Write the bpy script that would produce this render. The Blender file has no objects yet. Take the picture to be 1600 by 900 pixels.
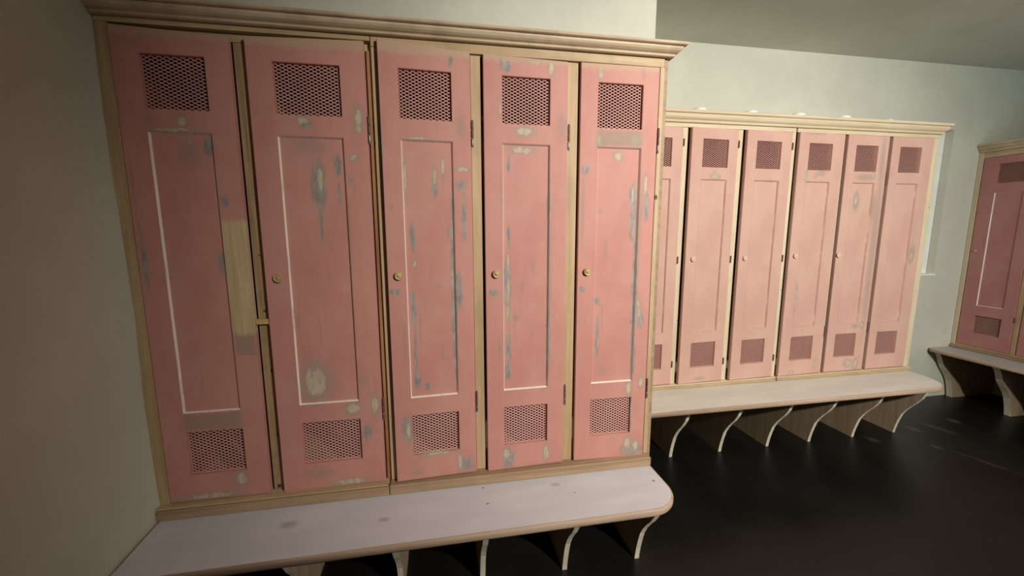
import bpy, bmesh, math, random
from mathutils import Vector, Matrix
random.seed(7)
PI = math.pi
S = bpy.context.scene
COL = S.collection

# ------------------------------------------------------------ camera
F_PX, YAW, PITCH, ROLL = 632.4, 0.1779, 0.1428, -0.0034
cam_d = bpy.data.cameras.new('camera')
cam = bpy.data.objects.new('camera', cam_d)
COL.objects.link(cam)
cam_d.sensor_fit = 'HORIZONTAL'
cam_d.sensor_width = 36.0
cam_d.lens = F_PX / 1600 * 36.0
cam_d.clip_start = 0.02
fw = Vector((math.sin(YAW) * math.cos(PITCH), math.cos(YAW) * math.cos(PITCH), -math.sin(PITCH)))
rt = Vector((math.cos(YAW), -math.sin(YAW), 0))
up = rt.cross(fw)
r2 = rt * math.cos(ROLL) + up * math.sin(ROLL)
u2 = -rt * math.sin(ROLL) + up * math.cos(ROLL)
m = Matrix(((r2.x, u2.x, -fw.x, 1.0207), (r2.y, u2.y, -fw.y, -1.4072), (r2.z, u2.z, -fw.z, 1.3859), (0, 0, 0, 1)))
cam.matrix_world = m
S.camera = cam

# ------------------------------------------------------------ world, lights, exposure
w = bpy.data.worlds.new('world')
S.world = w
w.use_nodes = True
w.node_tree.nodes['Background'].inputs[0].default_value = (0.6, 0.65, 0.7, 1)
w.node_tree.nodes['Background'].inputs[1].default_value = 0.01


def area(name, loc, target, sx, sy, power, colour, shape='RECTANGLE', spread=PI):
    d = bpy.data.lights.new(name, 'AREA')
    d.shape = shape
    d.size = sx
    if shape in ('RECTANGLE', 'ELLIPSE'):
        d.size_y = sy
    d.energy = power
    d.color = colour
    d.spread = spread
    o = bpy.data.objects.new(name, d)
    COL.objects.link(o)
    o.location = loc
    o.rotation_euler = (Vector(target) - Vector(loc)).to_track_quat('-Z', 'Y').to_euler()
    return o


# recessed ceiling downlight, tilted towards the alcove
ld = bpy.data.lights.new('downlight', 'SPOT')
ld.energy = 640
ld.color = (1.0, 0.965, 0.89)
ld.shadow_soft_size = 0.07
ld.spot_size = math.radians(91)
ld.spot_blend = 1.0
lo = bpy.data.objects.new('downlight', ld)
COL.objects.link(lo)
lo.location = (2.66, -2.84, 2.50)
lo.rotation_euler = (Vector((2.62, 0.45, 1.10)) - Vector(lo.location)).to_track_quat('-Z', 'Y').to_euler()
area('cool_fill_light', (4.2, -3.0, 1.6), (4.9, 1.1, 2.0), 0.9, 1.6, 9, (0.84, 1.0, 1.0), spread=1.7)  # added cool fill with no visible source, brightens the right of the alcove
vs = S.view_settings
vs.view_transform = 'Standard'
vs.look = 'None'
vs.gamma = 1
vs.use_curve_mapping = False
vs.exposure = 0.0
S.display_settings.display_device = 'sRGB'


# ------------------------------------------------------------ node helpers
class NT:
    def __init__(self, name):
        self.m = bpy.data.materials.new(name)
        self.m.use_nodes = True
        self.t = self.m.node_tree
        self.n = self.t.nodes
        self.b = self.n['Principled BSDF']
        tc = self.n.new('ShaderNodeTexCoord')
        self.obj = tc.outputs['Object']

    def link(self, a, b):
        self.t.links.new(a, b)

    def put(self, sock, v):
        if hasattr(v, 'links') or hasattr(v, 'is_output'):
            self.link(v, sock)
        else:
            if isinstance(v, (tuple, list)) and len(v) == 3 and sock.type == 'RGBA':
                v = (*v, 1)
            sock.default_value = v

    def math(self, op, a, b=0.0, clamp=False):
        n = self.n.new('ShaderNodeMath')
        n.operation = op
        n.use_clamp = clamp
        self.put(n.inputs[0], a)
        self.put(n.inputs[1], b)
        return n.outputs[0]

    def vmath(self, op, a, b=(0, 0, 0)):
        n = self.n.new('ShaderNodeVectorMath')
        n.operation = op
        self.put(n.inputs[0], a)
        self.put(n.inputs[1], b)
        return n.outputs['Value'] if op == 'LENGTH' else n.outputs[0]

    def noise(self, scale=(1, 1, 1), detail=3, rough=0.55, vec=None, col=False, dist=0.0):
        mp = self.vmath('MULTIPLY', vec if vec is not None else self.obj, scale)
        n = self.n.new('ShaderNodeTexNoise')
        n.inputs['Scale'].default_value = 1
        n.inputs['Detail'].default_value = detail
        n.inputs['Roughness'].default_value = rough
        n.inputs['Distortion'].default_value = dist
        self.link(mp, n.inputs['Vector'])
        return n.outputs['Color'] if col else n.outputs['Fac']

    def ramp(self, f, a, b, c=0.0, d=1.0):
        n = self.n.new('ShaderNodeMapRange')
        n.interpolation_type = 'SMOOTHSTEP'
        self.put(n.inputs['Value'], f)
        n.inputs['From Min'].default_value = a
        n.inputs['From Max'].default_value = b
        n.inputs['To Min'].default_value = c
        n.inputs['To Max'].default_value = d
        return n.outputs[0]

    def mix(self, f, a, b):
        n = self.n.new('ShaderNodeMix')
        n.data_type = 'RGBA'
        self.put(n.inputs['Factor'], f)
        self.put(n.inputs['A'] if False else n.inputs[6], a)
        self.put(n.inputs[7], b)
        return n.outputs[2]

    def bump(self, h, strength=0.3, dist=0.002):
        n = self.n.new('ShaderNodeBump')
        n.inputs['Strength'].default_value = strength
        n.inputs['Distance'].default_value = dist
        self.link(h, n.inputs['Height'])
        self.link(n.outputs[0], self.b.inputs['Normal'])

    def out(self, col, rough=0.6, metal=0.0, spec=0.5):
        self.put(self.b.inputs['Base Color'], col)
        self.put(self.b.inputs['Roughness'], rough)
        self.b.inputs['Metallic'].default_value = metal
        self.b.inputs['Specular IOR Level'].default_value = spec
        return self.m

    def sep(self, v):
        n = self.n.new('ShaderNodeSeparateXYZ')
        self.link(v, n.inputs[0])
        return n.outputs

    def dmin(self, vec, spots, box=False):
        """smallest scaled distance to a list of (cx, cz, rx, rz) marks"""
        best = None
        for cx, cz, rx, rz in spots:
            d = self.vmath('SUBTRACT', vec, (cx, 0, cz))
            d = self.vmath('MULTIPLY', d, (1 / rx, 0, 1 / rz))
            if box:
                d = self.vmath('ABSOLUTE', d)
                x = self.sep(d)
                l = self.math('MAXIMUM', x[0], x[2])
            else:
                l = self.vmath('LENGTH', d)
            best = l if best is None else self.math('MINIMUM', best, l)
        return best


def wobble(t, amt=0.0075, sc=70):
    c = t.noise((sc, sc, sc * 0.45), 5, 0.7, col=True)
    c = t.vmath('SUBTRACT', c, (0.5, 0.5, 0.5))
    c = t.vmath('MULTIPLY', c, (amt * 2, 0, amt * 5))
    return t.vmath('ADD', t.obj, c)


def wood_colour(t, a, b, axis='z', knots=True, seed=0.0):
    sc = {'z': (38, 38, 1.6), 'x': (1.6, 38, 38)}[axis]
    off = t.vmath('ADD', t.obj, (seed, seed * 1.7, seed * 0.6))
    g = t.noise(sc, 5, 0.6, vec=off, dist=0.6)
    g2 = t.noise(tuple(s * 4 for s in sc), 2, 0.5, vec=off)
    c = t.mix(t.ramp(g, 0.35, 0.68), a, b)
    c = t.mix(t.math('MULTIPLY', t.ramp(g2, 0.45, 0.75), 0.25), c, tuple(x * 0.6 for x in b))
    blot = t.noise((7, 7, 5), 2, 0.5, vec=off)
    c = t.mix(t.math('MULTIPLY', t.ramp(blot, 0.5, 0.75), 0.35), c, tuple(x * 0.72 for x in a))
    if knots:
        v = t.n.new('ShaderNodeTexVoronoi')
        v.inputs['Scale'].default_value = 1
        t.link(t.vmath('MULTIPLY', off, {'z': (14, 14, 6), 'x': (6, 14, 14)}[axis]), v.inputs['Vector'])
        k = t.ramp(v.outputs['Distance'], 0.03, 0.09, 1, 0)
        c = t.mix(t.math('MULTIPLY', k, 0.8), c, (0.07, 0.035, 0.02))
    return c, g


def mat_wood(name, a, b, axis='z', knots=True, rough=0.62, dots=None, seed=0.0, dirt=0.0):
    t = NT(name)
    c, g = wood_colour(t, a, b, axis, knots, seed)
    if dirt:
        dn = t.noise((9, 9, 9), 4, 0.6)
        c = t.mix(t.math('MULTIPLY', t.ramp(dn, 0.45, 0.7), dirt), c, (0.22, 0.16, 0.10))
    if dots:
        d = t.dmin(t.obj, dots)
        c = t.mix(t.ramp(d, 0.7, 1.1, 0.9, 0), c, (0.03, 0.015, 0.01))
    t.bump(g, 0.25, 0.001)
    return t.out(c, rough)


def mat_paint(name, spots=(), wear=1.0, boxes=(), greybox=(), base=(0.54, 0.245, 0.197), top=None):
    """sanded pink paint with bare wood, undercoat and filler showing at given marks"""
    t = NT(name)
    n1 = t.noise((5, 5, 3), 4, 0.6)
    n2 = t.noise((22, 22, 12), 3, 0.6)
    hi = tuple(min(1, x * k) for x, k in zip(base, (1.03, 1.07, 1.07)))
    lo = tuple(x * k for x, k in zip(base, (0.96, 0.92, 0.94)))
    c = t.mix(t.ramp(n1, 0.35, 0.65), lo, hi)
    c = t.mix(t.math('MULTIPLY', t.ramp(n2, 0.45, 0.7), 0.30 * wear), c, (0.54, 0.30, 0.25))
    # long rubbed streaks along the grain
    st = t.noise((75, 75, 5), 3, 0.6)
    lowf = t.noise((6, 6, 2), 2, 0.5, vec=t.vmath('ADD', t.obj, (3, 3, 3)))
    sm = t.math('MULTIPLY', t.ramp(st, 0.62, 0.76), t.ramp(lowf, 0.42, 0.62))
    c = t.mix(t.math('MULTIPLY', sm, 0.5 * wear), c, (0.26, 0.17, 0.15))
    sp = t.noise((160, 160, 110), 2, 0.5)
    c = t.mix(t.math('MULTIPLY', t.ramp(sp, 0.7, 0.8), 0.35 * wear), c, (0.62, 0.46, 0.38))
    q = wobble(t)
    fine = t.noise((70, 70, 24), 5, 0.7)

    def pick(k):
        return [s[1:] for s in spots if s[0] == k]
    cream = t.mix(t.ramp(fine, 0.40, 0.72), (0.55, 0.45, 0.32), (0.34, 0.29, 0.22))
    blue = t.mix(t.ramp(fine, 0.35, 0.65), (0.19, 0.20, 0.195), (0.36, 0.32, 0.28))
    if pick('g'):
        d = t.math('ADD', t.dmin(q, pick('g')), t.math('MULTIPLY', fine, 0.5))
        c = t.mix(t.ramp(d, 0.6, 1.6, 0.50, 0), c, (0.30, 0.235, 0.19))
    if pick('b'):
        d = t.math('ADD', t.dmin(q, [(a_, b_, c_ * 1.35, e_ * 1.05) for a_, b_, c_, e_ in pick('b')]), t.math('MULTIPLY', fine, 0.7))
        c = t.mix(t.ramp(d, 0.8, 1.6, 0.88, 0), c, blue)
    if pick('w'):
        d0 = t.dmin(q, pick('w'))
        d = t.math('ADD', d0, t.math('MULTIPLY', fine, 0.6))
        c = t.mix(t.ramp(d, 1.1, 1.9, 0.60, 0), c, (0.33, 0.275, 0.22))
        c = t.mix(t.ramp(d, 0.80, 1.1, 0.9, 0), c, cream)
    if greybox:
        d = t.dmin(q, greybox, True)
        c = t.mix(t.ramp(d, 0.8, 1.15, 0.75, 0), c, (0.32, 0.23, 0.16))
    if boxes:
        wc, g = wood_colour(t, (0.64, 0.48, 0.28), (0.47, 0.33, 0.17), 'z', False)
        d = t.dmin(q, boxes, True)
        c = t.mix(t.ramp(d, 0.92, 1.05, 1, 0), c, wc)
    if top:
        z = t.sep(q)[2]
        f = t.ramp(t.math('ADD', z, t.math('MULTIPLY', fine, 0.012)), top - 0.012, top + 0.006)
        c = t.mix(t.math('MULTIPLY', f, 0.8), c, (0.50, 0.35, 0.23))
    t.bump(t.math('ADD', fine, t.math('MULTIPLY', st, 0.5)), 0.18, 0.0008)
    return t.out(c, 0.62, spec=0.35)


def mat_wall(name, col=(0.60, 0.595, 0.50), bump=0.3):
    t = NT(name)
    n1 = t.noise((1.6, 1.6, 1.6), 5, 0.6)
    n2 = t.noise((14, 14, 14), 5, 0.65)
    n3 = t.noise((140, 140, 140), 3, 0.6)
    c = t.mix(t.ramp(n1, 0.35, 0.65), tuple(x * 0.94 for x in col), tuple(min(1, x * 1.05) for x in col))
    c = t.mix(t.math('MULTIPLY', t.ramp(n2, 0.4, 0.7), 0.25), c, tuple(x * 0.88 for x in col))
    h = t.math('ADD', t.math('MULTIPLY', n2, 1.0), t.math('MULTIPLY', n3, 0.25))
    t.bump(h, bump, 0.004)
    return t.out(c, 0.75, spec=0.3)


M = {}
M['wall'] = mat_wall('plaster_wall')
M['ceiling'] = mat_wall('plaster_ceiling', (0.66, 0.68, 0.62), 0.12)
M['low_bounce_wall'] = mat_wall('low_bounce_plaster', (0.30, 0.29, 0.26))  # unseen front wall, darkened to cut bounced light
M['niche'] = mat_wall('niche_plaster', (0.86, 0.88, 0.82), 0.1)
M['rail'] = mat_wood('pine_rail', (0.56, 0.41, 0.24), (0.46, 0.32, 0.17), 'x', False, dirt=0.3)
M['stile'] = mat_wood('pine_stile', (0.55, 0.39, 0.22), (0.43, 0.29, 0.15), 'z', True, dirt=0.15)
M['dark_stile'] = mat_wood('weathered_pine_stile', (0.44, 0.30, 0.15), (0.26, 0.165, 0.08), 'z', False, dirt=0.5,
                           dots=[(0.421, 1.249, .004, .006), (0.45, 1.308, .003, .003), (0.452, 1.124, .006, .005),
                                 (0.404, 1.029, .003, .003), (0.455, 0.691, .004, .005), (0.455, 0.92, .004, .006), (0.447, 0.50, .008, .008)])
M['orange_stile'] = mat_wood('stained_pine_stile', (0.42, 0.21, 0.08), (0.27, 0.11, 0.04), 'z', False)
M['end_stile'] = mat_wood('knotty_end_stile', (0.55, 0.40, 0.24), (0.43, 0.29, 0.16), 'z', False, dirt=0.2,
                          dots=[(1.815, 1.503, .007, .010)])
M['crown'] = mat_wood('cornice_pine', (0.64, 0.51, 0.35), (0.54, 0.41, 0.26), 'x', False, dirt=0.35)
M['plinth'] = mat_wood('plinth_pine', (0.42, 0.28, 0.17), (0.31, 0.20, 0.11), 'x', False, dirt=0.3)
M['plinth2'] = mat_wood('alcove_plinth_pine', (0.52, 0.38, 0.22), (0.42, 0.29, 0.15), 'x', False, dirt=0.3)
M['pale_rail'] = mat_wood('pale_pine_rail', (0.68, 0.57, 0.40), (0.60, 0.47, 0.30), 'x', False)
M['pale_stile'] = mat_wood('pale_pine_stile', (0.68, 0.57, 0.40), (0.61, 0.48, 0.30), 'z', False,
                           dots=[(2.718, 1.46, .004, .005), (2.38, 1.13, .003, .005), (3.05, 1.02, .003, .004), (4.075, 1.515, .004, .004), (2.375, 0.86, .003, .004)])
M['edge'] = mat_wood('bench_edge_wood', (0.50, 0.36, 0.26), (0.38, 0.26, 0.17), 'x', False)
M['ply'] = mat_wood('bracket_plywood', (0.42, 0.31, 0.20), (0.33, 0.235, 0.14), 'z', False)
M['ply_edge'] = mat_wood('bracket_edge', (0.70, 0.62, 0.50), (0.60, 0.51, 0.38), 'z', False)
M['yellow'] = mat_wood('yellow_pine_block', (0.62, 0.44, 0.17), (0.48, 0.31, 0.10), 'x', False)
M['inside'] = mat_paint('inside_shade_paint', wear=0.2, base=(0.20, 0.045, 0.04))  # pink interior darkened to paint in the shade behind the grilles
M['pale_pink'] = mat_paint('smooth_pink_paint', wear=0.25, base=(0.585, 0.355, 0.28))
M['knob_pink'] = mat_paint('knob_pink', wear=0.1, base=(0.68, 0.43, 0.34))
M['mesh'] = mat_paint('grille_pink', wear=0.2, base=(0.60, 0.30, 0.25))
M['knob_wood'] = mat_wood('turned_knob_wood', (0.55, 0.38, 0.18), (0.40, 0.25, 0.11), 'z', False, 0.45)
t = NT('worn_moulding')
n = t.noise((60, 60, 9), 3, 0.6)
M['bead'] = t.out(t.mix(t.ramp(n, 0.3, 0.5), (0.64, 0.47, 0.39), (0.82, 0.75, 0.66)), 0.5)
t = NT('pink_moulding')
n = t.noise((60, 60, 9), 3, 0.6)
M['bead2'] = t.out(t.mix(t.ramp(n, 0.5, 0.7), (0.57, 0.34, 0.265), (0.74, 0.60, 0.50)), 0.5)
t = NT('steel')
M['steel'] = t.out((0.33, 0.30, 0.27), 0.5, 1.0)
t = NT('rusty_shaded_steel')
n = t.noise((200, 200, 200), 3)
M['rust_shade'] = t.out(t.mix(n, (0.10, 0.055, 0.045), (0.22, 0.11, 0.09)), 0.6, 0.4)  # for old hinges, and for the recess shade painted on upper hinge halves
t = NT('glossy_white')
M['white'] = t.out((0.78, 0.78, 0.72), 0.25)


def mat_bench(name, dots, col=(0.62, 0.605, 0.62)):
    t = NT(name)
    n1 = t.noise((3, 14, 3), 4, 0.6)
    n2 = t.noise((60, 60, 60), 3, 0.6)
    c = t.mix(t.ramp(n1, 0.35, 0.7), tuple(x * 0.93 for x in col), tuple(x * 1.04 for x in col))
    c = t.mix(t.math('MULTIPLY', t.ramp(n2, 0.6, 0.75), 0.2), c, tuple(x * 0.8 for x in col))
    sw = t.n.new('ShaderNodeCombineXYZ')
    s = t.sep(t.vmath('ADD', t.obj, t.vmath('MULTIPLY', t.vmath('SUBTRACT', t.noise((50, 50, 50), 2, col=True), (.5, .5, .5)), (.012, .012, 0))))
    t.link(s[0], sw.inputs[0])
    t.link(s[1], sw.inputs[2])
    dark = [d for d in dots if d[2] < 0.012]
    soft = [d for d in dots if d[2] >= 0.012]
    if soft:
        c = t.mix(t.ramp(t.dmin(sw.outputs[0], soft), 0.3, 1.3, 0.45, 0), c, (0.20, 0.17, 0.18))
    if dark:
        c = t.mix(t.ramp(t.dmin(sw.outputs[0], dark), 0.5, 1.2, 0.8, 0), c, (0.13, 0.10, 0.09))
    t.bump(n2, 0.1, 0.001)
    return t.out(c, 0.5, spec=0.4)


M['bench1'] = mat_bench('primed_bench', [(1.155, -.045, .005, .004), (1.161, -.134, .005, .005), (1.477, -.133, .004, .003), (1.79, -.12, .006, .007),
                                         (0.819, -.15, .02, .012), (0.522, -.119, .03, .02), (1.42, -0.075, .02, .012)])
M['bench2'] = mat_bench('primed_alcove_bench', [(2.352, .534, .008, .004), (2.72, .56, .02, .01), (3.5, .5, .015, .01)], (0.67, 0.64, 0.57))
M['bench3'] = mat_bench('primed_side_bench', [(4.2, 0.3, .01, .01)], (0.50, 0.47, 0.46))
t = NT('black_linoleum')
n1 = t.noise((1.2, 1.2, 1.2), 5, 0.65)
n2 = t.noise((9, 30, 9), 4, 0.7)
n3 = t.noise((70, 25, 70), 2, 0.6)
c = t.mix(t.ramp(n1, 0.35, 0.7), (0.0055, 0.0053, 0.0045), (0.0115, 0.011, 0.009))
c = t.mix(t.math('MULTIPLY', t.math('MULTIPLY', t.ramp(n2, 0.55, 0.8), t.ramp(n3, 0.6, 0.75)), 0.30), c, (0.13, 0.12, 0.11))
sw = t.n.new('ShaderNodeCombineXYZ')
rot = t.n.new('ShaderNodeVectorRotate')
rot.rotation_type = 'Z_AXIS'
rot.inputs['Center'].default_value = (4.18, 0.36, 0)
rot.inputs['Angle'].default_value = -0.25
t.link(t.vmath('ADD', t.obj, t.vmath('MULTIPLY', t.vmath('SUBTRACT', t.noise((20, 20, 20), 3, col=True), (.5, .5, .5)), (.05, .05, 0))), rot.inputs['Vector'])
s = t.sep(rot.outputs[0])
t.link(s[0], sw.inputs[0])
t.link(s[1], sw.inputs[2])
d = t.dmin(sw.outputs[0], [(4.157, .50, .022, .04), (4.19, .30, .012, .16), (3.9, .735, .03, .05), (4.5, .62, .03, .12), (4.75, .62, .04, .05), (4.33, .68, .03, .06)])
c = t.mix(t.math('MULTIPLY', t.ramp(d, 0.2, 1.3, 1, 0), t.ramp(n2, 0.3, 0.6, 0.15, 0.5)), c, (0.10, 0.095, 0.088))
t.bump(n3, 0.05, 0.001)
M['floor'] = t.out(c, t.ramp(n1, 0.3, 0.7, 0.32, 0.45), spec=0.30)


# marks on the doors: kind (w bare, b undercoat, g rubbed), centre x from the hinge, z, radii
SPOTS = {'11': [('g', 0.073, 1.712, 0.013, 0.0145), ('w', 0.162, 1.706, 0.0165, 0.0185), ('w', 0.135, 1.682, 0.067, 0.007), ('w', 0.172, 1.649, 0.0065, 0.009), ('b', 0.222, 1.638, 0.0135, 0.0335), ('g', 0.167, 1.614, 0.034, 0.0465), ('b', 0.252, 1.472, 0.009, 0.019), ('b', 0.225, 1.287, 0.009, 0.036), ('g', 0.013, 1.526, 0.005, 0.074), ('g', 0.015, 1.387, 0.007, 0.0475), ('b', 0.017, 1.285, 0.007, 0.0775), ('w', 0.22, 0.555, 0.023, 0.0275), ('w', 0.122, 0.506, 0.095, 0.0115)],
 '12': [('g', -0.086, 1.934, 0.0115, 0.015), ('w', -0.191, 1.724, 0.022, 0.015), ('b', -0.184, 1.711, 0.015, 0.015), ('w', -0.028, 1.737, 0.0155, 0.0385), ('w', -0.047, 1.615, 0.0155, 0.01), ('w', -0.03, 1.704, 0.014, 0.01), ('w', -0.155, 1.544, 0.0115, 0.0515), ('b', -0.16, 1.526, 0.0175, 0.089), ('b', -0.16, 1.416, 0.005, 0.081), ('b', -0.099, 1.59, 0.0095, 0.0335), ('b', -0.099, 1.501, 0.0035, 0.0505), ('g', -0.062, 1.544, 0.0095, 0.02), ('g', -0.05, 1.516, 0.004, 0.0305), ('g', -0.073, 1.385, 0.004, 0.1445), ('g', -0.136, 1.336, 0.003, 0.0205), ('g', -0.176, 1.647, 0.0565, 0.027), ('w', -0.213, 0.876, 0.048, 0.0675), ('w', -0.096, 0.774, 0.0295, 0.0235), ('w', -0.023, 0.782, 0.015, 0.0425), ('b', -0.054, 0.681, 0.011, 0.0335), ('g', -0.057, 0.874, 0.0145, 0.0185), ('w', -0.12, 0.503, 0.064, 0.012), ('g', -0.219, 0.544, 0.052, 0.019)],
 '13': [('b', -0.062, 1.922, 0.006, 0.019), ('w', -0.289, 1.649, 0.0055, 0.0475), ('w', -0.173, 1.679, 0.0365, 0.006), ('g', -0.033, 1.724, 0.017, 0.0405), ('w', -0.147, 1.977, 0.0595, 0.0095), ('w', -0.123, 1.565, 0.007, 0.033), ('b', -0.124, 1.527, 0.0105, 0.0375), ('w', -0.095, 1.596, 0.006, 0.031), ('g', -0.095, 1.557, 0.005, 0.031), ('w', -0.03, 1.587, 0.03, 0.0085), ('b', -0.037, 1.533, 0.017, 0.015), ('b', -0.029, 1.427, 0.0065, 0.086), ('b', -0.071, 1.379, 0.011, 0.0215), ('b', -0.069, 1.297, 0.0055, 0.165), ('w', -0.218, 1.555, 0.004, 0.0715), ('b', -0.201, 1.361, 0.008, 0.0535), ('w', -0.2, 1.27, 0.0085, 0.0105), ('b', -0.209, 1.143, 0.0065, 0.0445), ('g', -0.117, 1.196, 0.013, 0.013), ('b', -0.267, 1.18, 0.017, 0.011), ('b', -0.056, 1.174, 0.015, 0.0675), ('w', -0.073, 1.217, 0.0065, 0.049), ('g', -0.267, 1.46, 0.01, 0.0085), ('b', -0.207, 1.094, 0.0065, 0.0565), ('b', -0.206, 0.947, 0.0045, 0.116), ('b', -0.203, 0.863, 0.009, 0.033), ('b', -0.17, 0.837, 0.009, 0.014), ('g', -0.113, 0.958, 0.007, 0.042), ('b', -0.069, 1.088, 0.009, 0.1145), ('b', -0.069, 0.998, 0.007, 0.07), ('b', -0.065, 1.448, 0.004, 0.1275), ('b', -0.068, 0.932, 0.0045, 0.118), ('g', -0.294, 0.946, 0.0065, 0.137), ('w', -0.24, 0.679, 0.009, 0.039), ('b', -0.244, 0.687, 0.0155, 0.0535), ('w', -0.061, 0.536, 0.0095, 0.0405), ('b', -0.04, 0.526, 0.0235, 0.0305), ('g', -0.242, 1.007, 0.0065, 0.0685), ('w', -0.146, 0.583, 0.069, 0.0075), ('g', -0.214, 0.518, 0.027, 0.015)],
 '14': [('b', -0.217, 1.924, 0.0175, 0.0255), ('w', -0.222, 1.939, 0.0085, 0.01), ('w', -0.06, 1.922, 0.0115, 0.0305), ('w', -0.118, 1.938, 0.031, 0.008), ('w', -0.153, 1.716, 0.0355, 0.0185), ('w', -0.236, 1.789, 0.0045, 0.0325), ('g', -0.022, 1.738, 0.016, 0.0525), ('w', -0.158, 1.655, 0.049, 0.0125), ('b', -0.207, 1.608, 0.0045, 0.0315), ('b', -0.208, 1.359, 0.0045, 0.04), ('w', -0.21, 1.271, 0.0045, 0.045), ('b', -0.213, 1.196, 0.0115, 0.0965), ('w', -0.21, 1.169, 0.0055, 0.069), ('b', -0.263, 1.163, 0.0135, 0.016), ('g', -0.12, 1.258, 0.007, 0.0275), ('g', -0.158, 1.181, 0.004, 0.0345), ('w', -0.211, 1.087, 0.008, 0.0375), ('b', -0.211, 0.954, 0.0085, 0.072), ('b', -0.212, 0.874, 0.0095, 0.039), ('b', -0.063, 0.987, 0.006, 0.182), ('b', -0.064, 1.45, 0.0045, 0.1775), ('g', -0.06, 1.199, 0.0095, 0.21), ('g', -0.233, 1.514, 0.0045, 0.1075), ('g', -0.183, 1.07, 0.014, 0.0145), ('g', -0.245, 0.954, 0.007, 0.043), ('g', -0.123, 1.007, 0.0035, 0.019), ('b', -0.213, 0.529, 0.0195, 0.0445), ('w', -0.221, 0.55, 0.0145, 0.026), ('w', -0.066, 0.537, 0.013, 0.037)],
 '15': [('w', -0.22, 1.922, 0.009, 0.029), ('g', -0.061, 1.926, 0.007, 0.0255), ('w', -0.218, 1.696, 0.012, 0.0215), ('b', -0.206, 1.69, 0.024, 0.013), ('w', -0.083, 1.701, 0.0245, 0.022), ('g', -0.161, 1.72, 0.029, 0.009), ('g', -0.134, 1.699, 0.029, 0.015), ('w', -0.144, 1.646, 0.0195, 0.0175), ('b', -0.268, 1.597, 0.012, 0.02), ('b', -0.082, 1.499, 0.0125, 0.057), ('w', -0.082, 1.508, 0.005, 0.041), ('b', -0.078, 1.407, 0.01, 0.0695), ('w', -0.037, 1.543, 0.0075, 0.0455), ('b', -0.03, 1.465, 0.009, 0.0555), ('g', -0.206, 1.453, 0.01, 0.0115), ('g', -0.18, 1.312, 0.0075, 0.047), ('b', -0.209, 1.12, 0.01, 0.0195), ('w', -0.044, 1.107, 0.0105, 0.0195), ('b', -0.272, 1.167, 0.0095, 0.012), ('g', -0.061, 1.244, 0.0125, 0.193), ('b', -0.063, 1.117, 0.008, 0.2715), ('g', -0.057, 1.451, 0.013, 0.1615), ('b', -0.059, 0.891, 0.0065, 0.103), ('g', -0.276, 1.45, 0.0095, 0.1355), ('b', -0.205, 0.977, 0.006, 0.0995), ('g', -0.181, 0.85, 0.0155, 0.0205), ('w', -0.04, 1.072, 0.008, 0.025), ('b', -0.039, 1.047, 0.013, 0.0405), ('w', -0.072, 0.77, 0.0135, 0.0315), ('w', -0.022, 0.795, 0.011, 0.0265), ('w', -0.069, 0.542, 0.0165, 0.03), ('w', -0.035, 0.528, 0.014, 0.0305), ('b', -0.051, 0.513, 0.0385, 0.0305), ('w', -0.061, 0.681, 0.0065, 0.08)],
 '22': [('w', -0.136, 1.675, 0.0315, 0.014), ('w', -0.141, 1.685, 0.012, 0.0205), ('g', -0.159, 0.505, 0.043, 0.012)],
 '23': [('g', -0.125, 1.657, 0.034, 0.007)],
 '24': [('g', -0.14, 1.71, 0.035, 0.022), ('w', -0.182, 1.693, 0.013, 0.015), ('w', -0.253, 1.692, 0.013, 0.0325), ('w', -0.232, 0.97, 0.009, 0.0795), ('w', -0.221, 0.498, 0.0185, 0.0125), ('w', -0.047, 0.541, 0.0095, 0.025), ('g', -0.202, 1.931, 0.0865, 0.0105)],
 '25': [('w', -0.187, 1.558, 0.016, 0.042), ('g', -0.183, 1.543, 0.028, 0.061), ('g', -0.167, 1.69, 0.0555, 0.0225), ('w', -0.09, 1.703, 0.014, 0.015), ('g', -0.062, 1.517, 0.0235, 0.096), ('w', -0.118, 0.529, 0.03, 0.026), ('w', -0.058, 0.521, 0.02, 0.0345), ('g', -0.093, 0.77, 0.0295, 0.017), ('w', -0.041, 0.775, 0.0145, 0.0215), ('g', -0.038, 1.794, 0.019, 0.1485)],
 '26': [('w', -0.058, 1.203, 0.015, 0.037), ('g', -0.058, 1.231, 0.03, 0.065)]}


# ------------------------------------------------------------ mesh helpers
def obj(name, bm, mats, parent=None, loc=(0, 0, 0), rotz=0.0):
    me = bpy.data.meshes.new(name)
    bmesh.ops.recalc_face_normals(bm, faces=bm.faces)
    bm.to_mesh(me)
    bm.free()
    for mm in (mats if isinstance(mats, (list, tuple)) else [mats]):
        me.materials.append(mm)
    o = bpy.data.objects.new(name, me)
    COL.objects.link(o)
    o.parent = parent
    o.location = loc
    o.rotation_euler = (0, 0, rotz)
    return o


def tag(o, label=None, cat=None, group=None, kind=None):
    for k, v in (('label', label), ('category', cat), ('group', group), ('kind', kind)):
        if v:
            o[k] = v
    return o


def thing(name, label, cat, loc=(0, 0, 0), rotz=0.0, group=None):
    o = bpy.data.objects.new(name, None)
    COL.objects.link(o)
    o.empty_display_size = 0.1
    o.location = loc
    o.rotation_euler = (0, 0, rotz)
    return tag(o, label, cat, group)


def box(bm, x0, x1, y0, y1, z0, z1, bevel=0.0):
    r = bmesh.ops.create_cube(bm, size=1.0)
    vs_ = r['verts']
    for v in vs_:
        v.co = Vector((x0 + (v.co.x + .5) * (x1 - x0), y0 + (v.co.y + .5) * (y1 - y0), z0 + (v.co.z + .5) * (z1 - z0)))
    if bevel:
        es = list({e for v in vs_ for e in v.link_edges})
        bmesh.ops.bevel(bm, geom=es, offset=bevel, segments=1, affect='EDGES')


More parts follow.
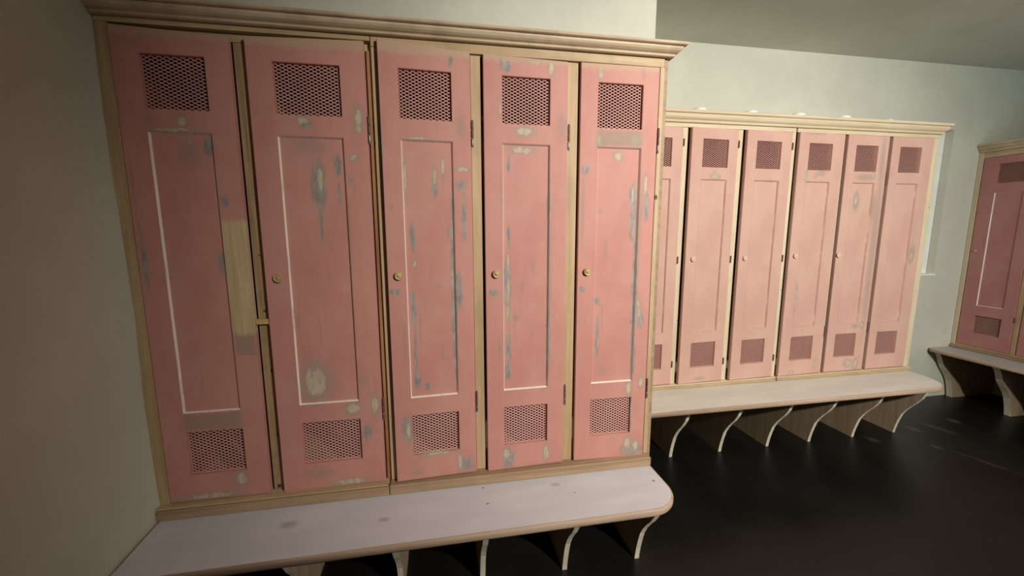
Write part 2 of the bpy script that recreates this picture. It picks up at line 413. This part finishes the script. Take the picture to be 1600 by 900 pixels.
def boxo(name, mat_, parent, *a, bevel=0.0012, **k):
    bm = bmesh.new()
    box(bm, *a, bevel=bevel)
    return obj(name, bm, mat_, parent, **k)


def grid_solid(bm, xs, zs, holes, y0, y1):
    """slab between y0 (front) and y1 with rectangular through holes; cells (i,k) listed in holes are left open"""
    nx, nz = len(xs) - 1, len(zs) - 1
    V = {}

    def v(i, k, s):
        if (i, k, s) not in V:
            V[(i, k, s)] = bm.verts.new((xs[i], (y0, y1)[s], zs[k]))
        return V[(i, k, s)]

    def solid(i, k):
        return 0 <= i < nx and 0 <= k < nz and (i, k) not in holes
    for i in range(nx):
        for k in range(nz):
            if not solid(i, k):
                continue
            for s in (0, 1):
                bm.faces.new([v(i, k, s), v(i + 1, k, s), v(i + 1, k + 1, s), v(i, k + 1, s)])
            for (di, dk, a, b) in ((-1, 0, (0, 0), (0, 1)), (1, 0, (1, 0), (1, 1)), (0, -1, (0, 0), (1, 0)), (0, 1, (0, 1), (1, 1))):
                if not solid(i + di, k + dk):
                    bm.faces.new([v(i + a[0], k + a[1], 0), v(i + b[0], k + b[1], 0), v(i + b[0], k + b[1], 1), v(i + a[0], k + a[1], 1)])


def grille_bm(x0, x1, z0, z1, y, w_=0.0015, px=0.0205, pz=0.0104):
    """expanded metal: flat slanted strands meeting in bonds, every diamond really open"""
    bm = bmesh.new()
    t_ = 0.0003
    nx = int((x1 - x0) / (px / 2)) + 2
    nz = int((z1 - z0) / (pz / 2)) + 2
    cl = lambda p: (min(max(p[0], x0), x1), min(max(p[1], z0), z1))
    for i in range(nx):
        for k in range(nz):
            if (i + k) % 2:
                continue
            a = (x0 + (i - .5) * px / 2, z0 + (k - .5) * pz / 2)
            for dk in (1, -1):
                b = (a[0] + px / 2, a[1] + dk * pz / 2)
                if not (x0 - px / 4 < (a[0] + b[0]) / 2 < x1 + px / 4 and z0 - pz / 4 < (a[1] + b[1]) / 2 < z1 + pz / 4):
                    continue
                A, B = cl(a), cl(b)
                if abs(A[0] - B[0]) < 1e-4:
                    continue
                # strand: top/bottom edges, tilted so that the lower lip stands forward
                q = [(A[0], y + t_, A[1] + w_), (B[0], y + t_, B[1] + w_), (B[0], y - t_, B[1] - w_), (A[0], y - t_, A[1] - w_)]
                f = [bm.verts.new(p) for p in q]
                g = [bm.verts.new((p[0], p[1] + 0.001, p[2])) for p in q]
                bm.faces.new(f)
                bm.faces.new(g[::-1])
                bm.faces.new([f[0], f[1], g[1], g[0]])
                bm.faces.new([f[2], f[3], g[3], g[2]])
    return bm


def ring_bm(x0, x1, z0, z1, yo, yi, wdt):
    """mitred moulding frame sloping from the door face down to the panel"""
    bm = bmesh.new()
    o = [(x0, z0), (x1, z0), (x1, z1), (x0, z1)]
    n_ = [(x0 + wdt, z0 + wdt), (x1 - wdt, z0 + wdt), (x1 - wdt, z1 - wdt), (x0 + wdt, z1 - wdt)]
    A = [bm.verts.new((p[0], yo, p[1])) for p in o]
    B = [bm.verts.new((p[0], yi, p[1])) for p in n_]
    D = [bm.verts.new((p[0], yi + 0.003, p[1])) for p in n_]
    E_ = [bm.verts.new((p[0], yi + 0.003, p[1])) for p in o]
    for i in range(4):
        j = (i + 1) % 4
        bm.faces.new([A[i], A[j], B[j], B[i]])
        bm.faces.new([B[i], B[j], D[j], D[i]])
        bm.faces.new([D[i], D[j], E_[j], E_[i]])
        bm.faces.new([E_[i], E_[j], A[j], A[i]])
    return bm


def lathe(bm, prof, steps=20, axis='y', cx=0, cy=0, cz=0):
    """prof: (radius, height) pairs; axis y points the height towards -y"""
    rings = []
    for r, h in prof:
        ring = []
        for s in range(steps):
            a = 2 * PI * s / steps
            if axis == 'y':
                p = (cx + r * math.cos(a), cy - h, cz + r * math.sin(a))
            else:
                p = (cx + r * math.cos(a), cy + r * math.sin(a), cz + h)
            ring.append(bm.verts.new(p))
        rings.append(ring)
    for a, b in zip(rings, rings[1:]):
        for s in range(steps):
            bm.faces.new([a[s], a[(s + 1) % steps], b[(s + 1) % steps], b[s]])
    bm.faces.new(rings[0])
    bm.faces.new(rings[-1])


def hinge(parent, x, z0, z1, old=False, y=-0.0015):
    """butt hinge: knuckles and pin beside the door edge, leaf let into the stile"""
    bm = bmesh.new()
    zm = (z0 + z1) / 2
    h = zm - z0
    for a, b in ((z0, z0 + h * .62), (z0 + h * .66, zm + h * .3), (zm + h * .34, z1)):
        lathe(bm, [(0.0034, a), (0.0040, a + .0012), (0.0040, b - .0012), (0.0034, b)], 10, 'z', x, y, 0)
    lathe(bm, [(0.0026, z1), (0.0030, z1 + .002), (0.0012, z1 + .004)], 8, 'z', x, y, 0)
    lathe(bm, [(0.0012, z0 - .004), (0.0030, z0 - .002), (0.0026, z0)], 8, 'z', x, y, 0)
    for f in bm.faces:
        if f.calc_center_median().z > zm - h * .2:
            f.material_index = 1  # dark upper half paints in the shaded recess of the hinge
        f.smooth = len(f.verts) == 4
    return obj('hinge', bm, [M['rust_shade'] if old else M['steel'], M['rust_shade']], parent)


def knob(parent, x, z, r, mat_, y=0.0):
    bm = bmesh.new()
    lathe(bm, [(r * .6, 0), (r * .55, .003), (r * .95, .0055), (r, .0085), (r * .86, .0105), (r * .60, .0095), (r * .40, .0105), (r * .25, .0125), (r * .02, .013)], 18, 'y', x, y, z)
    return obj('knob', bm, mat_, parent)


def make_door(cab, hx, w, vl, vw, pl, pw, ang, Z, zc, mp, bead, left_hinge=False, kn=None, hinges=(), old=False, bare=None):
    """panelled door with two expanded-metal vents. local x measured from the hinge edge"""
    zt, vt, vb, pt, pb, wt, wb, zb = Z
    X = (lambda s: s) if left_hinge else (lambda s: s - w)
    pvl, pvr = X(vl), X(vl + vw)
    ppl, ppr = X(pl), X(pl + pw)
    vm, vn = (pvl + ppl) / 2, (pvr + ppr) / 2   # one stile width serves vents and panel
    xs = [X(0), vm, vn, X(w)]
    zs = [zb, wb, wt, pb, pt, vb, vt, zt]
    bm = bmesh.new()
    grid_solid(bm, xs, zs, {(1, 1), (1, 3), (1, 5)}, 0.0, 0.021)
    for v in bm.verts:
        u = (v.co.x - X(0)) / w
        if abs(v.co.z - zt) < 1e-6:
            v.co.z = zc[0] * (1 - u) + zc[1] * u
        elif abs(v.co.z - zb) < 1e-6:
            v.co.z = zc[2] * (1 - u) + zc[3] * u
    bmesh.ops.recalc_face_normals(bm, faces=bm.faces)
    sharp = [e for e in bm.edges if len(e.link_faces) == 2 and e.calc_face_angle(0) > 1.2]
    bmesh.ops.bevel(bm, geom=sharp, offset=0.0013, segments=2, affect='EDGES')
    d = obj('door', bm, mp, cab, (hx, 0, 0), -ang if left_hinge else ang)
    boxo('panel', mp, d, vm - .004, vn + .004, 0.0090, 0.0155, pb - .004, pt + .004, bevel=0)
    obj('panel_moulding', ring_bm(vm, vn, pb, pt, 0.0006, 0.0089, 0.0033), bead, d)
    for a, b in ((vb, vt), (wb, wt)):
        obj('vent_grille', grille_bm(vm, vn, a, b, 0.0105, 0.0011 if old else 0.0015), M['mesh'], d)
    if kn:
        knob(d, kn[0] - hx, kn[1], kn[2], kn[3])
    for a, b in hinges:
        hinge(d, 0.0045, a, b, old)
    return d


def extrude_profile(bm, prof, x0, x1, close=True):
    """(y, z) profile swept along x"""
    A = [bm.verts.new((x0, y, z)) for y, z in prof]
    B = [bm.verts.new((x1, y, z)) for y, z in prof]
    n_ = len(prof)
    for i in range(n_):
        j = (i + 1) % n_
        bm.faces.new([A[i], A[j], B[j], B[i]])
    bm.faces.new(A)
    bm.faces.new(B[::-1])


def cornice_bm(x0, x1, yf, depth, prof, ret_left, ret_right, ztop):
    """crown moulding: profile (projection, z) mitred round the free end, plus the flat top board"""
    bm = bmesh.new()
    rows = []
    for dd, z in prof:
        row = []
        xa = x0 - (dd if ret_left else 0)
        xb = x1 + (dd if ret_right else 0)
        if ret_left:
            row.append((xa, yf + depth, z))
        row.append((xa, yf - dd, z))
        row.append((xb, yf - dd, z))
        if ret_right:
            row.append((xb, yf + depth, z))
        rows.append([bm.verts.new(p) for p in row])
    for a, b in zip(rows, rows[1:]):
        for i in range(len(a) - 1):
            bm.faces.new([a[i], a[i + 1], b[i + 1], b[i]])
    # close: top and bottom, back
    top, bot = rows[-1], rows[0]
    if not ret_left:
        e1 = bm.verts.new((x0, yf + depth, prof[-1][1]))
        e0 = bm.verts.new((x0, yf + depth, prof[0][1]))
        top = [e1] + top
        bot = [e0] + bot
    if not ret_right:
        f1 = bm.verts.new((x1, yf + depth, prof[-1][1]))
        f0 = bm.verts.new((x1, yf + depth, prof[0][1]))
        top = top + [f1]
        bot = bot + [f0]
    bm.faces.new(top)
    bm.faces.new(bot[::-1])
    bm.faces.new([top[0], top[-1], bot[-1], bot[0]])
    if not ret_left:
        bm.faces.new([top[0], bot[0]] + [r[0] for r in rows])
    if not ret_right:
        bm.faces.new([top[-1], bot[-1]] + [r[-1] for r in rows])
    return bm


def slab_bm(outline, z0, z1, rnd=0.007):
    """bench seat: outline (counter-clockwise) with rounded rim; slot 1 is the rim"""
    bm = bmesh.new()
    n_ = len(outline)
    P = [Vector(p) for p in outline]
    N = []
    for i in range(n_):
        a, b, c_ = P[i - 1], P[i], P[(i + 1) % n_]
        d1 = (b - a).normalized()
        d2 = (c_ - b).normalized()
        nn = Vector((d1.y + d2.y, -d1.x - d2.x))
        N.append(nn.normalized() if nn.length > 1e-6 else Vector((0, 0)))
    layers = [(rnd * 1.0, z0), (rnd * .3, z0 + rnd * .3), (0, z0 + rnd), (0, z1 - rnd), (rnd * .3, z1 - rnd * .3), (rnd, z1)]
    R_ = []
    for ins_, z in layers:
        R_.append([bm.verts.new((P[i].x - N[i].x * ins_, P[i].y - N[i].y * ins_, z)) for i in range(n_)])
    for k, (a, b) in enumerate(zip(R_, R_[1:])):
        for i in range(n_):
            f = bm.faces.new([a[i], a[(i + 1) % n_], b[(i + 1) % n_], b[i]])
            f.material_index = 1
            f.smooth = True
    f = bm.faces.new(R_[-1])
    f = bm.faces.new(R_[0][::-1])
    f.material_index = 1
    return bm


BR = [(-.200, .420), (-.178, .405), (-.158, .382), (-.145, .358), (-.136, .335), (-.122, .300), (-.095, .258), (-.066, .222), (-.040, .185), (-.020, .148), (-.006, .105), (.006, .060), (.014, .020), (.016, 0.0)]


def bracket_bm(x, back, ztop, th=0.020):
    bm = bmesh.new()
    k = ztop / 0.420
    pr = [(y, z * k) for y, z in BR]
    out = pr + [(back, 0.0), (back, ztop)]
    A = [bm.verts.new((x - th / 2, y, z)) for y, z in out]
    B = [bm.verts.new((x + th / 2, y, z)) for y, z in out]
    n_ = len(out)
    for i in range(n_):
        j = (i + 1) % n_
        f = bm.faces.new([A[i], A[j], B[j], B[i]])
        if i < len(pr) - 1:
            f.material_index = 1
    bm.faces.new(A)
    bm.faces.new(B[::-1])
    return bm


def arc(cx, cy, rx, ry, a0, a1, n_=10):
    return [(cx + rx * math.cos(a0 + (a1 - a0) * i / n_), cy + ry * math.sin(a0 + (a1 - a0) * i / n_)) for i in range(n_ + 1)]


# ------------------------------------------------------------ room
ZC = 2.575
YB = 1.14          # alcove back wall
YW = 0.45          # wall behind the first lockers
XS = 2.03          # where the first wall steps back
XRW = 5.60
YF = -3.2


def struct(name, bm, mat_):
    o = obj(name, bm, mat_)
    o['kind'] = 'structure'
    return o


bm = bmesh.new(); box(bm, -0.1, XRW + .1, YF - .1, YB + .3, -0.1, 0); struct('floor', bm, M['floor'])
bm = bmesh.new(); box(bm, -0.1, XRW + .1, YF - .1, YB + .3, ZC, ZC + .1); struct('ceiling', bm, M['ceiling'])
bm = bmesh.new(); box(bm, 0.0, XS, YW, YB + .2, 0, ZC, bevel=0.004); struct('wall_back_left', bm, M['wall'])
bm = bmesh.new(); box(bm, XRW, XRW + .1, YF, YB + .2, 0, ZC); struct('wall_right', bm, M['wall'])
bm = bmesh.new(); box(bm, -0.1, XRW + .1, YF - .1, YF, 0, ZC); struct('wall_front', bm, M['low_bounce_wall'])
# back wall of the alcove with a shallow plastered niche
bm = bmesh.new()
NX0, NX1, NZ0, NZ1, ND = 4.25, 4.872, 1.027, 2.119, 0.064
grid_solid(bm, [XS, NX0, NX1, XRW], [0, NZ0, NZ1, ZC], {(1, 1)}, YB, YB + ND)
box(bm, XS, XRW, YB + ND, YB + .2, 0, ZC)
struct('wall_back_right', bm, M['wall'])
bm = bmesh.new()
box(bm, NX0 + .002, NX1 - .002, YB + ND - .012, YB + ND, NZ0 + .002, NZ1 - .002)
struct('niche_back_1', bm, M['niche'])  # white back board closing the niche; no window here
bm = bmesh.new()
box(bm, NX0 - .004, NX1 + .012, YB - .008, YB + ND - .012, NZ0 - .012, NZ0 + .004, bevel=.003)
struct('trim_1', bm, M['niche'])
# left wall: hand-finished plaster whose corner wanders a little where it meets the lockers
bm = bmesh.new()
prof = [(0, .094), (.45, .092), (.50, .088), (.60, .086), (.82, .084), (1.0, .087), (1.114, .091), (1.25, .089), (1.425, .087), (1.55, .084), (1.70, .083), (1.92, .086), (2.0, .087), (2.3, .090), (ZC, .094)]


def wx(z):
    for (a, p_), (b, q_) in zip(prof, prof[1:]):
        if a <= z <= b:
            s_ = (z - a) / (b - a)
            s_ = s_ * s_ * (3 - 2 * s_)
            return p_ + (q_ - p_) * s_
    return prof[-1][1]


ys = [YF, -2.4, -1.6, -1.0, -.6, -.4, -.30, -.25, -.2, -.15, -.1, -.06, -.03, 0, .05, YW]
zsn = [ZC * i / 60 for i in range(61)]
G = []
for y_ in ys:
    k = max(0.0, min(1.0, (y_ + .30) / .27))
    k = k * k * (3 - 2 * k)
    G.append([bm.verts.new(((wx(z) - .100) * k + .100, y_, z)) for z in zsn])
for a, b in zip(G, G[1:]):
    for i in range(60):
        f = bm.faces.new([a[i], a[i + 1], b[i + 1], b[i]])
        f.smooth = True
Bk = [[bm.verts.new((-.1, y_, z)) for z in (0, ZC)] for y_ in (YF, YW)]
bm.faces.new([Bk[0][0], Bk[0][1], Bk[1][1], Bk[1][0]])
bm.faces.new([Bk[0][0], Bk[0][1]] + [v for v in reversed(G[0])])
bm.faces.new([Bk[1][0], Bk[1][1]] + [v for v in reversed(G[-1])])
bm.faces.new([Bk[0][1], Bk[1][1]] + [g[-1] for g in reversed(G)])
bm.faces.new([Bk[0][0], Bk[1][0]] + [g[0] for g in reversed(G)])
struct('wall_left', bm, M['wall'])

# ------------------------------------------------------------ lockers, first bank (face plane y = 0)
Z1 = [1.9568, 1.8896, 1.7386, 1.6744, .7995, .734, .5855, .4903]
D1 = [[.1222, .3052, .0697, .1688, .0687, .1675, 0.0],
      [.4705, .3383, .0708, .1928, .0707, .1912, 0.0],
      [.850, .2869, .0587, .1669, .0601, .1641, .0525],
      [1.1797, .2911, .0612, .1679, .0626, .1644, .0164],
      [1.5171, .2905, .0632, .168, .0639, .166, 0.0]]
ZC1 = [(1.962, 1.950, .494, .492), (1.956, 1.966, .488, .492), (1.972, 1.953, .491, .490), (1.952, 1.948, .488, .491), (1.950, 1.951, .491, .484)]
HB = 0.45


def spots(key, lim=None):
    return [tuple(s) for s in SPOTS.get(key, [])]


def wood_back(cab, x0, x1, depth, z0, z1, mat_=None):
    boxo('back_panel', M['inside'], cab, x0, x1, depth - .008, depth, z0, z1, bevel=0)


TP = 2.0   # carcass top, hidden by the cornice
cabA = thing('locker_cabinet', 'weathered pink two-door locker cabinet in the dark left corner beside the plaster wall', 'locker', (0, 0, HB))
cabB = thing('locker_cabinet', 'weathered pink three-door locker cabinet with flaking grey-blue patches above the nearest bench', 'locker', (0, 0, HB))
OFF = (0, 0, -HB)


def part(o):
    o.location.z -= HB
    return o


# cabinet A: doors 1 and 2
def bx(cab, name, mat_, *a, bevel=0.0012):
    return part(boxo(name, mat_, cab, *a, bevel=bevel))


DEP = YW - .002
bm = bmesh.new()
zz_ = [.488 + (1.968 - .488) * i / 30 for i in range(31)]
rows_ = [[bm.verts.new(p) for p in ((wx(z) + .0008, .004, z), (.1195, .004, z), (.1195, .030, z), (wx(z) + .0008, .030, z))] for z in zz_]
for a, b in zip(rows_, rows_[1:]):
    for i in range(4):
        bm.faces.new([a[i], a[(i + 1) % 4], b[(i + 1) % 4], b[i]])
bm.faces.new(rows_[0])
bm.faces.new(rows_[-1][::-1])
part(obj('filler_stile', bm, M['stile'], cabA))
bx(cabA, 'end_panel', M['inside'], .112, .126, .031, DEP - .009, .452, TP)
bx(cabA, 'top_rail', M['rail'], .0885, .8265, .004, .022, 1.969, 1.990)
bx(cabA, 'inner_rail', M['rail'], .126, .8265, .024, .040, 1.945, 1.990)
bx(cabA, 'partition', M['dark_stile'], .4295, .4670, .024, DEP - .009, .489, 1.944)
bx(cabA, 'partition', M['orange_stile'], .8125, .8265, .016, DEP - .009, .489, 1.944)
bx(cabA, 'spacer_block', M['yellow'], .4285, .4690, .006, .0235, 1.083, 1.100)
bx(cabA, 'plinth', M['plinth'], .0930, .822, -.030, .020, .4505, .4830, bevel=.003)
bx(cabA, 'floor_board', M['stile'], .112, .828, .021, DEP - .009, .4505, .4875)
bx(cabA, 'sill_strip', M['rail'], .0905, .818, -.022, .020, .4835, .4885, bevel=.001)
bx(cabA, 'back_panel', M['inside'], .112, .8265, DEP - .008, DEP, .4505, TP, bevel=0)
bx(cabA, 'top_board', M['rail'], .112, .8265, .041, DEP - .009, 1.975, TP, bevel=0)
# cabinet B: doors 3 to 5
bx(cabB, 'left_stile', M['stile'], .8285, .8465, .006, .030, .489, 1.953)
bx(cabB, 'end_panel', M['inside'], .8285, .8465, .031, DEP - .009, .489, 1.953)
bx(cabB, 'top_rail', M['rail'], .8285, 1.8275, .004, .030, 1.9535, 1.990)
for a, b in ((1.1385, 1.1735), (1.4725, 1.5110)):
    bx(cabB, 'partition', M['stile'], a, b, .013, DEP - .009, .489, 1.952)
bx(cabB, 'right_stile', M['end_stile'], 1.8105, 1.8275, .002, .030, .489, 1.953)
bx(cabB, 'end_panel', M['plinth'], 1.8300, 1.8445, .010, DEP, .4505, 1.984)
bx(cabB, 'plinth', M['plinth'], .8235, 1.8300, -.030, .020, .4505, .4870, bevel=.004)
bx(cabB, 'floor_board', M['stile'], .8290, 1.8290, .021, DEP - .009, .4505, .4875)
bx(cabB, 'back_panel', M['inside'], .8290, 1.8290, DEP - .008, DEP, .4505, TP, bevel=0)
bx(cabB, 'top_board', M['rail'], .8290, 1.8290, .031, DEP - .009, 1.975, TP, bevel=0)

for i, (x, w_, vl, vw, pl, pw, an) in enumerate(D1, 1):
    key = '1%d' % i
    kw = {}
    if i == 1:
        mp = mat_paint('pink_paint_door_%d' % i, spots(key), 1.0, boxes=[(.2715, 1.235, .0365, .185)],
                       greybox=[(.153, .767, .088, .028), (.273, 1.02, .030, .035)], top=1.945)
    else:
        mp = mat_paint('pink_paint_door_%d' % i, spots(key), 1.0,
                       greybox=[(-.142, 1.706, .086, .028)] if i == 5 else (), top=1.943)
    left = i == 1
    hx = x if left else x + w_
    kn = {2: (.511, 1.235), 3: (.886, 1.235), 4: (1.217, 1.233), 5: (1.553, 1.233)}.get(i)
    d = make_door(cabA if i < 3 else cabB, hx, w_, vl, vw, pl, pw, an, Z1, ZC1[i - 1], mp, M['bead'], left,
                  (kn[0], kn[1], .0145, M['knob_wood']) if kn else None,
                  [] if left else [(1.662, 1.743), (.728, .803)])
    part(d)
    if i == 2:
        d['label'] = 'wider door with a large bare round patch low on its panel'
    if i == 1:
        d['label'] = 'door without knob, spliced with a length of unpainted wood on its right'

# cornice over the first bank
CP = [(0.0, 1.984), (.010, 1.984), (.0135, 1.9865), (.0135, 1.9895), (.011, 1.9915), (.013, 1.993), (.020, 1.9955), (.0265, 2.0), (.0305, 2.006), (.0315, 2.0125), (.0305, 2.0135), (.038, 2.0135), (.0425, 2.0155), (.044, 2.019), (.0425, 2.0235), (.038, 2.0255)]
bm = cornice_bm(.0885, 1.8450, 0.0, YW - .003, [(d_, z_ + (0.0165 if False else 0)) for d_, z_ in CP], False, True, 2.02)
o = obj('cornice', bm, M['crown'])
tag(o, 'long moulded pine cornice capping the nearest pink lockers up to the left corner', 'moulding')

# bench under the first bank
bench1 = thing('bench', 'long nearest bench with whitish top and rounded right corner below the weathered lockers', 'bench', (0, 0, 0))
ol = [(.0945, YW - .002), (.0945, -.03), (.0985, -.15), (.1015, -.22), (.1025, -.270)] + arc(1.715, -.150, .118, .120, -PI / 2, 0, 14) + [(1.833, YW - .002)]
obj('seat', slab_bm(ol, .4225, .4500, .008), [M['bench1'], M['edge']], bench1)
for x in (.500, .845, 1.155, 1.493, 1.812):
    obj('bracket', bracket_bm(x, YW - .002, .4220), [M['ply'], M['ply_edge']], bench1)

# ------------------------------------------------------------ lockers, alcove bank (face plane y = .684)
Y2 = 0.684
Z2 = [1.933, 1.875, 1.724, 1.6585, .7903, .7247, .574, .4802]
D2 = [[2.0475, .2985, .0710, .1660, .0650, .1630, .050],
      [2.3865, .298, .072, .1658, .0715, .1640, .0641],
      [2.7277, .3043, .0673, .1673, .0673, .1655, .0535],
      [3.0693, .3175, .0715, .1664, .0715, .1650, .0408],
      [3.4133, .2960, .0627, .1571, .0627, .1560, 0.004],
      [3.7329, .3090, .062, .161, .062, .160, 0.004]]
cabC = thing('locker_cabinet', 'cleaner pale pink three-door locker cabinet in the alcove, partly hidden behind the nearest lockers', 'locker', (0, Y2, HB))
cabD = thing('locker_cabinet', 'pale pink three-door locker cabinet in the alcove next to the wall niche', 'locker', (0, Y2, HB))
DP2 = YB - Y2 - .002
SEAM = 3.0500


def carcass(cab, x0, x1, doors, rail, stile, seam_left):
    bx(cab, 'top_rail', rail, x0, x1, .002, .022, 1.9345, 1.958)
    bx(cab, 'plinth', M['plinth2'], x0, x1, -.016, .020, .4505, .4690, bevel=.003)
    bx(cab, 'sill_strip', rail, x0, x1, -.012, .020, .4695, .4758, bevel=.001)
    bx(cab, 'floor_board', stile, x0, x1, .021, DP2 - .009, .4505, .4755)
    bx(cab, 'back_panel', M['inside'], x0, x1, DP2 - .008, DP2, .4505, 1.98, bevel=0)
    bx(cab, 'top_board', stile, x0, x1, .023, DP2 - .009, 1.955, 1.98, bevel=0)
    for k, (x, w_, *_r) in enumerate(doors):
        a = x + w_ + .002
        if k < len(doors) - 1:
            b = min(doors[k + 1][0] - (.016 if seam_left else .010), a + .030)
            bx(cab, 'partition', stile, a, b, .006, DP2 - .009, .476, 1.934)
        else:
            bx(cab, 'end_panel', stile, a, x1, .002, DP2 - .009, .476, 1.934)
    bx(cab, 'end_panel', stile, x0, x0 + (.003 if seam_left else .006), .060 if seam_left else .010, DP2 - .009, .476, 1.934)


def small_hinges(i):
    if i <= 3:
        return [(1.838, 1.872), (1.195, 1.230), (.582, .616)]
    if i == 4:
        return [(.715, .780)]
    if i == 5:
        return [(1.650, 1.722), (.730, .795)]
    return []


carcass(cabC, 2.0335, 3.0555, D2[:3], M['pale_rail'], M['pale_stile'], False)
carcass(cabD, 3.0640, 4.0850, D2[3:], M['pale_rail'], M['pale_stile'], True)
kz = {2: (2.434, 1.219), 3: (2.768, 1.219), 4: (3.110, 1.227), 5: (3.426, 1.226), 1: (2.094, 1.219)}
for i, (x, w_, vl, vw, pl, pw, an) in enumerate(D2, 1):
    key = '2%d' % i
    sp_ = spots(key)
    gb = ()
    if i == 5:
        gb = [(-.030, 1.25, .028, .55), (-.14, 1.69, .075, .020)]
    mp = mat_paint('pale_pink_paint_door_%d' % i, sp_, 0.35 if i > 3 else 0.15, base=(.585, .355, .28), greybox=(), boxes=()) if not gb else \
        mat_paint('pale_pink_paint_door_%d' % i, sp_ + [('g', *g_) for g_ in gb], 0.4, base=(.585, .355, .28))
    hx = x + w_
    kn = kz.get(i)
    d = make_door(cabC if i < 4 else cabD, hx, w_, vl, vw, pl, pw, an, Z2, (Z2[0],) * 2 + (Z2[7],) * 2, mp, M['bead2'], False,
                  (kn[0], kn[1], .0155, M['knob_pink']) if kn else None, small_hinges(i), True)
    part(d)
CP2 = [(d_ * .85, 1.957 + (z_ - 1.984) * (2.018 - 1.957) / (2.0255 - 1.984)) for d_, z_ in CP]
CP2 = [(a, b - Z) for (a, b), Z in zip(CP2, [0] * 20)]
o = obj('cornice', cornice_bm(2.0335, 4.086, Y2, YB - Y2 - .003, CP2, False, True, 2.018), M['pale_rail'])
tag(o, 'pale pine cornice along the top of the alcove lockers, with white caps standing on it', 'moulding')
caplab = ['first white cap from the left on the alcove cornice, next to the near lockers',
          'second white cap from the left on the alcove cornice',
          'middle one of the five white caps on the alcove cornice',
          'fourth white cap from the left on the alcove cornice',
          'last white cap on the right of the alcove cornice, smallest in view']
for k, x in enumerate((2.437, 2.753, 3.061, 3.370, 3.684)):
    bm = bmesh.new()
    lathe(bm, [(.034, 0), (.037, .004), (.035, .012), (.026, .018), (.013, .0212), (.001, .022)], 24, 'z')
    for f in bm.faces:
        f.smooth = True
    o = obj('vent_cap', bm, M['white'], None, (x, Y2 + .010, 2.0185))
    if k == 4:
        o.scale = (.8, .8, .6)
    tag(o, caplab[k], 'cap', 'white caps on the alcove cornice')

bench2 = thing('bench', 'middle bench with pale top on six curved brackets below the alcove lockers', 'bench', (0, Y2, 0))
ol = [(2.034, YB - Y2 - .002), (2.034, -.288)] + arc(3.900, -.080, .172, .208, -PI / 2, 0, 16) + [(4.072, YB - Y2 - .002)]
obj('seat', slab_bm(ol, .4225, .4500, .008), [M['bench2'], M['edge']], bench2)
for x in (2.060, 2.386, 2.724, 3.065, 3.380, 3.722, 4.062):
    obj('bracket', bracket_bm(x, YB - Y2 - .002, .4220), [M['ply'], M['ply_edge']], bench2)

# ------------------------------------------------------------ lockers on the right wall (face plane x = 5.15)
XR, HB3 = 5.15, .425
DZ = HB3 - .45
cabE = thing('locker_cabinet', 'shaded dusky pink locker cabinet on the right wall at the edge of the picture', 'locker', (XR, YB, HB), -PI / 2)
Z3 = [1.900 + .012, 1.859, 1.717, 1.650, .787, .709, .568, .462]
DP2 = XRW - XR - .002
W3 = .310
D3 = [[.035 + k * .350, W3, .087, .161, .087, .152, 0.0] for k in range(3)]
x1 = D3[-1][0] + W3 + .035
bx(cabE, 'filler_stile', M['pale_stile'], .002, .030, -.002, .022, .450, 1.957)
bx(cabE, 'end_panel', M['inside'], .002, .020, .023, DP2 - .009, .430, 1.96)
bx(cabE, 'top_rail', M['rail'], .031, x1, .002, .022, 1.914, 1.957)
bx(cabE, 'plinth', M['plinth'], .002, x1, -.016, .020, .4260, .4490, bevel=.003)
bx(cabE, 'sill_strip', M['rail'], .031, x1, .002, .020, .4495, .4600, bevel=.001)
bx(cabE, 'floor_board', M['stile'], .021, x1, .021, DP2 - .009, .4260, .4600)
bx(cabE, 'back_panel', M['inside'], .002, x1, DP2 - .008, DP2, .4260, 1.96, bevel=0)
bx(cabE, 'top_board', M['stile'], .021, x1, .023, DP2 - .009, 1.940, 1.96, bevel=0)
for k in range(3):
    a = D3[k][0] + W3 + .002
    bx(cabE, 'partition' if k < 2 else 'end_panel', M['stile'], a, a + .032, .008, DP2 - .009, .461, 1.913)
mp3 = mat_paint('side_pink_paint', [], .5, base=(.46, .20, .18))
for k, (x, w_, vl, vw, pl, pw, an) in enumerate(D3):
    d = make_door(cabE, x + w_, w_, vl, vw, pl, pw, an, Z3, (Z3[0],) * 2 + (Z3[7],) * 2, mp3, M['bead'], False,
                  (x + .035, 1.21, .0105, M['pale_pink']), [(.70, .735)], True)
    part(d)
CP3 = [(d_ * .9, 1.958 + (z_ - 1.984) * .060 / .0415) for d_, z_ in CP]
o = obj('cornice', cornice_bm(.003, x1, 0, XRW - XR - .003, CP3, False, True, 2.0), M['crown'], None, (XR, YB, 0), -PI / 2)
tag(o, 'short dim cornice on the right wall lockers at the picture edge', 'moulding')
bench3 = thing('bench', 'dim bench along the right wall with grey top and broad curved brackets', 'bench', (XR, YB, 0), -PI / 2)
ol = [(.003, XRW - XR - .002)] + arc(.045, -.205, .042, .040, PI, PI * 1.5, 5) + [(x1 + .02, -.245), (x1 + .02, XRW - XR - .002)]
obj('seat', slab_bm(ol, .397, .425, .008), [M['bench3'], M['edge']], bench3)
for x in (.035, .390, .740, 1.09):
    obj('bracket', bracket_bm(x, XRW - XR - .002, .3965, .04), [M['ply'], M['ply_edge']], bench3)
